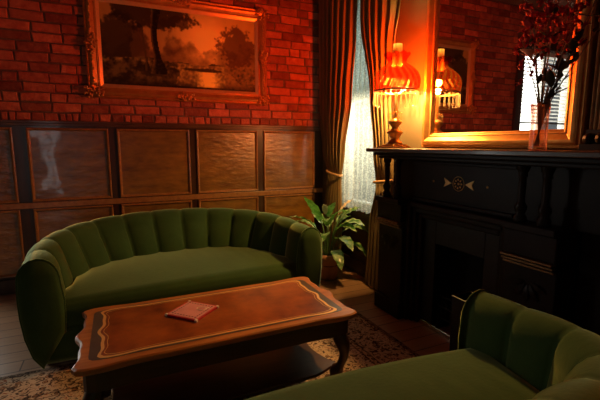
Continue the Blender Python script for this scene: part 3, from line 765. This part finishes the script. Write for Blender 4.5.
def put_drop(src, k, n, r_, z_):
    o_ = src if k == 0 else src.copy()
    if k: C.objects.link(o_); o_.parent = lp
    a = 2*pi*k/n; o_.location = (r_*cos(a), r_*sin(a), z_); o_.rotation_euler = (0,0,a)
for k in range(28): put_drop(d0, k, 28, .163, .417)
d1 = drop(.055).build('small_crystal_drop', M['crystal'], lp, world=False)
for k in range(10): put_drop(d1, k, 10, .045, .265)
f = MB(); f.lathe([(.046,.264),(.050,.266),(.046,.268),(.046,.264)], (0,0,0), 20, cap=False); f.tube([(-.046,0,.266),(.046,0,.266)], .002, 5); f.tube([(0,-.046,.266),(0,.046,.266)], .002, 5); f.build('crystal_ring', M['bronze'], lp, smooth=True, world=False)

# ------------------------------------------------------------------ drapes, lace, rod
def drape(name, label, ytab0, ytab1, zt, zbot, xc, npl, amp, ztie, mat):
    loc = (xc, ytab0[0][1]*.5+ytab1[0][1]*.5, zbot)
    r = thing(name, label, 'curtain', loc)
    def fn(u, v):
        zz = lerp(zbot, zt, v)
        ya, yb_ = interp(ytab0, zz), interp(ytab1, zz)
        wv = abs(yb_-ya)
        pin = math.exp(-((zz-ztie)/.10)**2)
        y = lerp(ya, yb_, u) + .008*sin(2*pi*npl*u*2+1)*(1-pin)
        A = amp*(.55+.45*sm(.2,.6,wv))*(1-.5*pin)
        x = xc + A*sin(2*pi*npl*u + .6*sin(zz*2.1)) + A*.35*sin(2*pi*npl*1.9*u+zz) - .02*(1-pin)*sin(pi*u)
        return (x, y, zz)
    f = MB(); f.grid(fn, npl*14, 60); f.build('drape_cloth', mat, r, smooth=True, solid=.004)
    ya, yb_ = interp(ytab0, ztie), interp(ytab1, ztie)
    f = MB(); ym, hw = (ya+yb_)/2, abs(yb_-ya)/2+.002
    pts = [(xc-.002+.040*cos(2*pi*k/28), ym+hw*sin(2*pi*k/28), ztie+.018*sin(2*pi*k/28)*(1 if ya < yb_ else -1)) for k in range(28)]
    f.tube(pts, .012, 8, closed=True); f.build('tieback', M['tie'], r, smooth=True)
    return r
dl = drape('window_drape', 'gold-brown drape tied back beside the brick wall corner', [(.02,3.46),(.55,3.44),(.93,3.46),(1.24,3.40),(1.75,3.28),(2.3,3.22),(3.05,3.18)], [(.02,3.80),(.6,3.80),(.93,3.72),(1.25,3.84),(1.6,3.91),(3.05,3.94)], 3.05, .02, 2.045, 7, .019, 1.0, M['drape'])
dr = drape('window_drape', 'gold-brown drape tied back behind the lamp and mantel end', [(.02,2.98),(.55,2.95),(.93,2.86),(1.24,2.905),(1.7,2.97),(2.45,3.14),(3.05,3.165)], [(.02,2.62),(.6,2.60),(.93,2.60),(1.25,2.63),(1.72,2.67),(2.05,2.63),(2.4,2.56),(3.05,2.55)], 3.05, .02, 2.04, 6, .022, .985, M['drape'])
lc = thing('lace_curtain', 'sheer cream lace curtain hanging in the daylit window between the drapes', 'curtain', (2.115, 3.25, .64))
f = MB(); f.grid(lambda u, v: (2.108+.016*sin(2*pi*11*u+.7*sin(v*3)), lerp(2.845, 3.74, u), lerp(.645+.012*abs(sin(pi*16*u)), 3.02, v)), 180, 40); f.build('lace_cloth', M['lace'], lc, smooth=True)
f = MB(); f.tube([(2.112, 2.78, 3.03), (2.112, 3.76, 3.03)], .006, 8); f.build('sash_rod', M['brass'], lc)
rb = thing('gauze_stand_in', 'grey cloth added behind the lace in place of plain gauze, dimming the upper window', 'blind', (W+.03, 3.25, 1.74))  # added sheet, stands in for sheer grey gauze and dims the upper window
f = MB(); f.mm(W+.029, W+.031, w1[0]+.02, w1[1]-.02, 1.75, 2.80); f.build('gauze_sheet', M['greygauze'], rb)
f = MB(); f.mm(W+.024, W+.036, w1[0]+.02, w1[1]-.02, 1.735, 1.75); f.build('hem_bar', M['white'], rb)
rd = thing('curtain_rod', 'brass curtain rod above the window drapes', 'rod', (2.03, 3.25, 3.08))
f = MB(); f.tube([(2.03, 2.5, 3.08), (2.03, 4.05, 3.08)], .014, 10); f.build('pole', M['brass'], rd, smooth=True)
for y_ in (2.6, 3.95):
    f = MB(); f.mm(2.03, W-.001, y_-.01, y_+.01, 3.07, 3.09); f.build('bracket', M['brass'], rd)

# ------------------------------------------------------------------ painting
pt = thing('landscape_painting', 'wide woodland landscape painting in ornate gilt frame on the brick wall', 'painting', (.635, D-.03, 1.715))
px0, px1, pz0, pz1 = -.205, 1.475, 1.712, 2.665
def frame_y(x0, x1, z0, z1, prof, yb_):
    f = MB(); vs = []; n = len(prof)
    for (cx, cz, sx_, sz_) in ((x0,z0,1,1),(x1,z0,-1,1),(x1,z1,-1,-1),(x0,z1,1,-1)):
        for (o_, y_) in prof: vs.append((cx+sx_*o_, yb_-y_, cz+sz_*o_))
    f.add(vs, [(i*n+j, ((i+1)%4)*n+j, ((i+1)%4)*n+j+1, i*n+j+1) for i in range(4) for j in range(n-1)]); return f
PB = D-.001
frame_y(px0, px1, pz0, pz1, [(0,0),(0,.028),(.010,.040),(.020,.034),(.030,.050),(.046,.058),(.062,.050),(.080,.036),(.088,.040),(.094,.034)], PB).build('frame', M['gold'], pt)
frame_y(px0+.094, px1-.094, pz0+.094, pz1-.094, [(0,.034),(.004,.038),(.030,.026),(.034,.022)], PB).build('liner', M['liner'], pt)
# carved ornaments
def ornament(cx, cz, w_, h_, seed):
    f = MB(); rnd = random.Random(seed)
    for k in range(34):
        a = rnd.uniform(0, 2*pi); q = rnd.uniform(0, 1)**.6
        f.ball((cx+w_*q*cos(a), PB-.054-.014*rnd.random(), cz+h_*q*sin(a)), (rnd.uniform(.008,.018), .012, rnd.uniform(.008,.016)), 7, 4)
    for s in (-1, 1):
        pts = [(cx+s*w_*(.3+.6*k/10)*1.0, PB-.052, cz+h_*.7*sin(k*.62)*(1-k/14)) for k in range(11)]
        f.tube(pts, [.008-.0005*k for k in range(11)], 6)
    return f
oc = 0
for (cx, cz, w_, h_) in ((px0+.05,pz0+.05,.085,.07),(px1-.05,pz0+.05,.07,.06),(px0+.05,pz1-.05,.07,.06),(px1-.05,pz1-.05,.07,.06),
                         ((px0+px1)/2,pz0+.045,.10,.04),((px0+px1)/2,pz1-.045,.10,.04),(px0+.045,(pz0+pz1)/2,.045,.10),(px1-.045,(pz0+pz1)/2,.045,.10)):
    ornament(cx, cz, w_, h_, 20+oc).build('carved_ornament', M['gold'], pt, smooth=True); oc += 1
for s, ax in ((px0, 1), (px1, -1)):
    f = MB()
    for k in range(26):
        zz = lerp(pz0+.14, pz1-.14, k/25); f.ball((s+ax*(.046+.006*sin(k*1.9)), PB-.055, zz), (.011,.009,.012), 6, 4)
    f.build('carved_beading', M['gold'], pt, smooth=True)
# the painted canvas (pigment per vertex)
cx0, cx1, cz0, cz1 = px0+.126, px1-.126, pz0+.126, pz1-.126
NU, NV = 230, 116
def fb(x, y, s, o=4):
    return noise.fractal(Vector((x*s, y*s, 3.7+s)), .9, 2.0, o)
def mixc(a, b_, t): t = max(0, min(1, t)); return tuple(a[i]+(b_[i]-a[i])*t for i in range(3))
def paint(u, v):
    x = u*1.95
    n1, n2, n3 = fb(x, v, 3), fb(x, v, 9), fb(x, v, 26, 2)
    glow = math.exp(-((u-.66)/.20)**2-((v-.62)/.42)**2)
    c = mixc((.30,.12,.045), (.78,.40,.13), .25+glow*.9+n1*.12)
    # misty far trees
    far = .52+.16*n1+.10*n2 + .16*math.exp(-((u-.55)/.05)**2) + .20*math.exp(-((u-.42)/.05)**2) + .1*math.exp(-((u-.2)/.1)**2)
    c = mixc(c, (.15,.055,.025), (.7*(1-glow*.45)+n2*.3)*sm(.06,-.06,v-far))
    # left trees
    d = ((u-.10)/.15)**2 + ((v-.55)/.34)**2 + n2*.55
    c = mixc(c, (.055,.028,.014), .85*sm(1.35,.75,d+n3*.25))
    d = ((u-.22)/.05)**2 + ((v-.45)/.25)**2 + n2*.8
    c = mixc(c, (.17,.07,.03), .7*sm(1.35,.75,d+n3*.25))
    # right tree
    d = ((u-.86)/.13)**2 + ((v-.60)/.27)**2 + n2*.75+n3*.3
    c = mixc(c, (.13,.040,.018), .8*sm(1.35,.75,d+n3*.25))
    # ground and stream
    g = .36+.05*n1-.04*glow
    if v < g:
        c = mixc((.06,.034,.014), (.20,.11,.04), .5+n2*.9+n3*.5)
        bank = abs(v-.30-.05*sin(u*9)+.03*n2)
        c = mixc(c, (.42,.24,.085), max(0, 1-bank/.03)*.6*(.5+n3))
        wx = .62+.14*(.3-v)*2
        wd = abs(u-wx)/(.17+.1*n1*.5+(.30-v)*.25)
        if wd < 1 and .03 < v < .33: c = mixc(c, mixc((.24,.12,.05), (.85,.50,.12), math.exp(-((u-.66)/.06)**2)*1.1*(v < .24)+.15+n3*.4), .85)
        rock = ((u-.30)/.10)**2+((v-.20)/.08)**2+n2*.8
        c = mixc(c, (.05,.03,.014), .7*sm(1.35,.75,rock+n3*.25))
        rock = ((u-.62)/.12)**2+((v-.26)/.022)**2+n2*.8
        c = mixc(c, (.045,.025,.012), .8*sm(1.35,.75,rock+n3*.25))
        if u > .78: c = mixc(c, (.33,.14,.045), .5+n3*.6)
        c = mixc(c, (.03,.018,.01), sm(.14,.0,v)*.75 if not (.58 < u < .74) else sm(.05,0,v)*.6)
    # big dark tree
    tw = .020+.030*sm(.42,.18,v)+.008*sm(.7,1,v); tx = .325+.012*sin(v*7)
    canopy = ((u-.30)/.22)**2 + ((v-.96)/.22)**2 + n2*.6+n3*.25
    c = mixc(c, (.05,.024,.012), .88*sm(1.35,.75,canopy+n3*.25))
    canopy = ((u-.47)/.13)**2 + ((v-.86)/.07)**2 + n2*.9+n3*.3
    c = mixc(c, (.075,.032,.014), .8*sm(1.35,.75,canopy+n3*.25))
    if abs(u-tx) < tw and v > .17: c = mixc((.03,.015,.008), (.30,.15,.05), sm(.2,1,(tx-u)/tw)*.55+n3*.2)
    if abs(u-.262+.05*(v-.3)) < .007+.01*sm(.35,.22,v) and .2 < v < .75: c = mixc((.06,.028,.012), (.3,.15,.05), .3*(u < .262))
    L_ = (c[0]+c[1]+c[2])/3
    c = tuple(lerp(k, k*(L_/.22)**.55, .9) for k in c)
    return (max(.004, c[0]*1.0), max(.003, min(.9, c[1]*1.55)), max(.002, c[2]))
me = bpy.data.meshes.new('canvas')
vs = [(lerp(cx0,cx1,i/NU)-pt.location.x, PB-.020-pt.location.y, lerp(cz0,cz1,j/NV)-pt.location.z) for i in range(NU+1) for j in range(NV+1)]
fs = [(i*(NV+1)+j, (i+1)*(NV+1)+j, (i+1)*(NV+1)+j+1, i*(NV+1)+j+1) for i in range(NU) for j in range(NV)]
me.from_pydata(vs, [], fs)
ca = me.color_attributes.new('paint', 'FLOAT_COLOR', 'POINT')
buf = []
for i in range(NU+1):
    for j in range(NV+1):
        c = paint(i/NU, j/NV); buf += [c[0], c[1], c[2], 1]
ca.data.foreach_set('color', buf)
me.materials.append(M['canvas'])
o = bpy.data.objects.new('canvas', me); C.objects.link(o); o.parent = pt

# ------------------------------------------------------------------ pot plant
PP = Vector((1.80, 3.28, 0))
pp = thing('potted_lily', 'leafy green peace lily in a terracotta pot by the window', 'plant', PP)
f = MB(); f.lathe([(.085,0),(.092,.01),(.112,.19),(.122,.195),(.126,.25),(.118,.255),(.108,.23),(.10,.18),(.08,.02)], (0,0,0), 28, cap=True); f.build('pot', M['terracotta'], pp, smooth=True, world=False)
f = MB(); f.tube([(.113*cos(2*pi*k/24), .113*sin(2*pi*k/24), .145) for k in range(24)], .004, 5, closed=True); f.build('pot_band', M['ink'], pp, world=False)
f = MB(); f.lathe([(.0,.225),(.05,.228),(.105,.222)], (0,0,0), 20, cap=False); f.build('soil', M['soil'], pp, world=False)
def plant_leaf(az, reach, rise, ln, wd, droop, r0=.03, twist=0, mat='leaf', name='leaf'):
    # petiole then blade
    d = Vector((cos(az), sin(az), 0)); sd = Vector((-sin(az), cos(az), 0))
    p0 = d*r0 + Vector((0,0,.22)); p1 = d*(reach*.45) + Vector((0,0,.22+rise*.75)); p2 = d*reach + Vector((0,0,.22+rise))
    pet = [p0*(1-t)**2 + p1*2*t*(1-t) + p2*t*t for t in [k/8 for k in range(9)]]
    t0 = (p2-p1).normalized()
    f = MB(); f.tube(pet, [.005-.0002*k for k in range(9)], 6)
    stem = f.build('leaf_stalk', M['stemg'], pp, smooth=True, world=False)
    f = MB()
    ang0 = math.asin(max(-1, min(1, t0.z)))
    spine = [p2]; a = ang0; st = ln/12
    for k in range(12):
        a -= droop/12; spine.append(spine[-1] + (d*cos(a) + Vector((0,0,sin(a))))*st)
    def fn(u, v):
        k = min(int(v*12), 11); t = v*12-k; c = spine[k].lerp(spine[k+1], t)
        w = wd*(sin(pi*min(1, v**.75))**.8 if 0 < v < 1 else 0)
        s = 2*u-1
        upv = Vector((0,0,1))
        side = (sd*cos(twist) + upv*sin(twist))
        return c + side*s*w + Vector((0,0,1))*(.25*w*abs(s)**1.5 + .006*sin(v*24+s*3)*abs(s))
    f.grid(fn, 6, 16); f.build(name, M[mat], stem, smooth=True, world=False)
rl = random.Random(3)
A_ = [ # azimuth deg (0=+x, 270=toward the camera), reach, rise, length, width, droop, twist
 (200,.10,.36,.30,.050,.35,.25),(255,.06,.40,.20,.048,.9,.5),(300,.12,.30,.26,.055,1.3,.2),(330,.16,.26,.28,.055,1.5,.1),(275,.14,.20,.26,.058,1.5,0),
 (235,.15,.24,.25,.05,1.2,.2),(185,.16,.22,.26,.05,1.1,.1),(20,.14,.30,.24,.05,1.1,0),(345,.10,.34,.24,.045,.9,.2),(310,.17,.14,.26,.055,1.6,0),
 (290,.10,.27,.24,.05,1.5,.1),(215,.16,.13,.24,.045,1.3,0),(170,.15,.32,.22,.045,.8,.1),(90,.12,.30,.25,.05,1.0,0),(130,.12,.26,.24,.05,1.0,0),(60,.13,.26,.22,.05,1.0,0),
 (260,.17,.10,.24,.05,1.5,.1),(320,.13,.38,.22,.04,.7,.3),(240,.10,.32,.25,.045,1.2,.3),(280,.05,.34,.22,.05,1.2,.4)]
for (az, re, ri, ln, wd, dp, tw) in A_: plant_leaf(radians(az), re, ri, ln*(1.15 if 150 < az < 320 else 1), wd*1.08, dp, twist=tw)
plant_leaf(radians(320), .10, .42, .20, .035, .5, twist=.5, mat='spathe', name='flower_spathe')
plant_leaf(radians(230), .10, .43, .16, .030, .6, twist=.4, mat='spathe', name='flower_spathe')

# ------------------------------------------------------------------ vase and dried flowers
VP = Vector((1.835, 1.262, 1.2705))
vs_ = thing('glass_vase', 'tall clear glass vase of dried flowers on the mantel', 'vase', VP)
f = MB(); f.lathe([(.0,.004),(.036,.004),(.038,.0),(.039,.01),(.037,.05),(.036,.14),(.041,.22),(.038,.22),(.033,.14),(.034,.05),(.034,.014),(.0,.014)], (0,0,0), 72, mod=lambda a, z: 1+.035*cos(9*a+z*60), cap=False)
f.build('vase_body', M['vaseglass'], vs_, smooth=True, world=False)
# directions: lateral = away along the wall (image left/right), out = towards the room
CF = Vector((sin(radians(24.65)), cos(radians(24.65)), 0)); CR = Vector((cos(radians(24.65)), -sin(radians(24.65)), 0))
def stem_pts(lat, out, h, bend=.3):
    base = VP + CR*(-lat*.07) + CF*(-out*.06) + Vector((0,0,.02))
    tip = VP + CR*lat + CF*out + Vector((0,0,h))
    mid = VP + CR*lat*.18 + CF*out*.15 + Vector((0,0,.24))
    m2 = mid + (tip-mid)*.5 + Vector((0,0,.04*bend))
    P = [base, mid*.5+base*.5, mid, m2, tip]
    out_ = []
    for k in range(21):
        t = k/20*4; i = min(int(t), 3); q = t-i
        p0 = P[max(i-1,0)]; p1 = P[i]; p2 = P[i+1]; p3 = P[min(i+2,4)]
        out_.append(.5*((2*p1)+(-p0+p2)*q+(2*p0-5*p1+4*p2-p3)*q*q+(-p0+3*p1-3*p2+p3)*q**3))
    return out_
def leafblade(f, c, d, ln, wd, rnd):
    d = d.normalized(); s = d.cross(Vector((0,0,1))); s = s.normalized() if s.length > 1e-4 else Vector((1,0,0)); nrm = s.cross(d)
    cu = rnd.uniform(-.4,.4)
    f.grid(lambda u, v: c + d*(ln*v) + s*((2*u-1)*wd*sin(pi*max(0,min(1,v)))**.8) + nrm*(cu*ln*v*v + .3*wd*(2*u-1)**2), 3, 7)
def rosehead(f, c, d, r_, rnd):
    d = d.normalized(); s = d.orthogonal().normalized(); t_ = d.cross(s)
    for ring, (n_, op, rr) in enumerate(((3,.15,.5),(5,.4,.8),(6,.75,1.0))):
        for k in range(n_):
            a = 2*pi*k/n_+ring*.5+rnd.uniform(-.2,.2); e = s*cos(a)+t_*sin(a); g_ = d.cross(e)
            f.grid(lambda u, v: c + d*(r_*(1.5*v*(1-.25*op*v))) + e*(r_*rr*(.25+.55*v*(op+.3)+.2*v*v*op)) + g_*((2*u-1)*r_*rr*.62*sin(pi*(.15+.75*v))) - e*((2*u-1)**2*r_*.18), 4, 5)
rf = random.Random(11)
GR = 'dried flower stems in the glass vase'
def new_stem(kind, label, lat, out, h, head, group=None):
    r = thing(kind, label, 'flower', VP + Vector((0,0,.02)), 0, group)
    P = stem_pts(lat, out, h)
    f = MB(); f.tube(P, [.0036-.00007*k for k in range(21)], 5); f.build('stem', M['drystem'], r, smooth=True)
    head(r, P); return r
def h_rose(size):
    def g_(r, P):
        f = MB(); rosehead(f, P[-1], P[-1]-P[-3], size, rf); f.build('bloom', M['rose'], r, smooth=True)
        f = MB()
        for k in (12, 15, 17): leafblade(f, P[k], (P[k+1]-P[k]).normalized()+CR*rf.uniform(-1,1)+CF*rf.uniform(-1,1), .05, .014, rf)
        f.build('leaves', M['dryleaf'], r, smooth=True)
    return g_
def h_spray(n_, mat, size):
    def g_(r, P):
        f, q = MB(), MB()
        for k in range(n_):
            i = rf.randint(15, 20); c = P[i]; d = Vector((rf.gauss(0,1), rf.gauss(0,1), rf.gauss(.6,.7))).normalized()
            L_ = rf.uniform(.03,.085); q.tube([c, c+d*L_*.6+Vector((0,0,.005)), c+d*L_], .0011, 4)
            e = c+d*L_; f.ball(e, (size*rf.uniform(.6,1.1),)*3, 6, 4)
            for _ in range(3):
                leafblade(f, e, Vector((rf.gauss(0,1), rf.gauss(0,1), rf.gauss(.3,1))), size*2.6, size*.9, rf)
        q.build('twigs', M['drystem'], r); f.build('blossoms', M[mat], r, smooth=True)
    return g_
def h_leafy(n_, ln):
    def g_(r, P):
        f = MB()
        for k in range(n_):
            i = rf.randint(9, 20); leafblade(f, P[i], (P[min(i+1,20)]-P[i-1]).normalized()*.7+Vector((rf.gauss(0,.8), rf.gauss(0,.8), rf.gauss(0,.6))), ln*rf.uniform(.7,1.2), ln*.24, rf)
        f.build('leaves', M['dryleaf'], r, smooth=True)
    return g_
def h_calla(r, P):
    d = (P[-1]-P[-4]).normalized(); d = (d - CR*.6 + Vector((0,0,.35))).normalized(); s = d.cross(CF).normalized(); t_ = d.cross(s); c = P[-1]
    f = MB()
    f.grid(lambda u, v: c + d*(.070*v*(1+.30*cos(2*pi*u)*v)) + (s*cos(2*pi*u)+t_*sin(2*pi*u))*(.004+.019*v**2.2), 20, 10, True)
    f.build('spathe', M['calla'], r, smooth=True)
    f = MB(); f.tube([c+d*.015, c+d*.06], .004, 6); f.build('spadix', M['brass'], r, smooth=True)
new_stem('calla_stem', 'drooping faded calla lily leaning left out of the vase', -.065, -.03, .40, h_calla)
new_stem('dried_rose', 'large dark red dried rose highest on the left of the bouquet', -.10, -.04, .545, h_rose(.036))
new_stem('dried_rose', 'dried red rose near the middle of the bouquet', -.035, -.06, .60, h_rose(.026))
new_stem('dried_rose', 'small dried red rose at the very top of the bouquet', .02, -.03, .74, h_rose(.022))
for i, (la, ou, h, n_) in enumerate(((-.11,.0,.50,15),(-.095,-.05,.58,18),(-.06,.03,.64,18),(-.02,-.05,.68,18),(.03,.0,.74,16),(.07,-.04,.66,16),(.10,-.02,.60,14),(.13,-.05,.70,14))):
    new_stem('dried_spray', 'thin dried spray of crumbled dark red blossoms in the vase', la, ou, h, h_spray(n_, 'rose', .0095), GR)
for i, (la, ou, h, n_, ln) in enumerate(((.17,-.05,.62,11,.055),(.20,-.06,.74,13,.05),(.16,-.02,.80,13,.05),(.09,-.07,.45,7,.085),(.14,-.05,.52,9,.065),(.24,-.07,.62,10,.05))):
    new_stem('leafy_branch', 'dried branch of dark brown leaves on the right side of the bouquet', la, ou, h, h_leafy(n_, ln), 'dark leafy branches in the vase')

# ------------------------------------------------------------------ lights
def light(name, typ, loc, power, colr, size=None, rot=None, **k):
    l = bpy.data.lights.new(name, typ); l.energy = power; l.color = colr
    o_ = bpy.data.objects.new(name, l); C.objects.link(o_); o_.location = loc
    if rot: o_.rotation_euler = rot
    if size:
        if typ == 'AREA':
            l.shape = 'RECTANGLE'; l.size, l.size_y = size
        else: l.shadow_soft_size = size
    return o_
light('lamp_bulb', 'POINT', LP + Vector((0,0,.447)), 54, (1,.52,.15), .022)
light('lamp_bulb', 'POINT', LP + Vector((0,0,.51)), 40, (1,.52,.15), .026)
light('daylight_right', 'AREA', (W+.6, 3.25, 1.9), 110, (1,.99,.94), (1.3,2.6), (0, radians(90), 0))
light('daylight_back', 'AREA', ((w2[0]+w2[1])/2, D+.6, 1.45), 80, (1,.97,.93), (1.5,2.7), (radians(-90), 0, 0))
light('daylight_rear', 'AREA', ((w3[0]+w3[1])/2, RY-.4, 1.4), 8, (.97,.98,1), (.55,2.4), (radians(90), 0, 0))
w = bpy.data.worlds.new('daylight'); sc.world = w; w.use_nodes = True
w.node_tree.nodes['Background'].inputs[0].default_value = (.86,.92,1,1); w.node_tree.nodes['Background'].inputs[1].default_value = .15

# ------------------------------------------------------------------ camera
cam = bpy.data.cameras.new('camera'); cam.sensor_width = 36; cam.lens = 394/600*36; cam.clip_start = .02
co = bpy.data.objects.new('camera', cam); C.objects.link(co); co.location = (0,0,1.3)
co.rotation_euler = (radians(90-8.07), 0, radians(-24.65)); sc.camera = co
sc.view_settings.view_transform = 'Standard'; sc.view_settings.look = 'None'; sc.view_settings.gamma = 1
sc.view_settings.exposure = .28
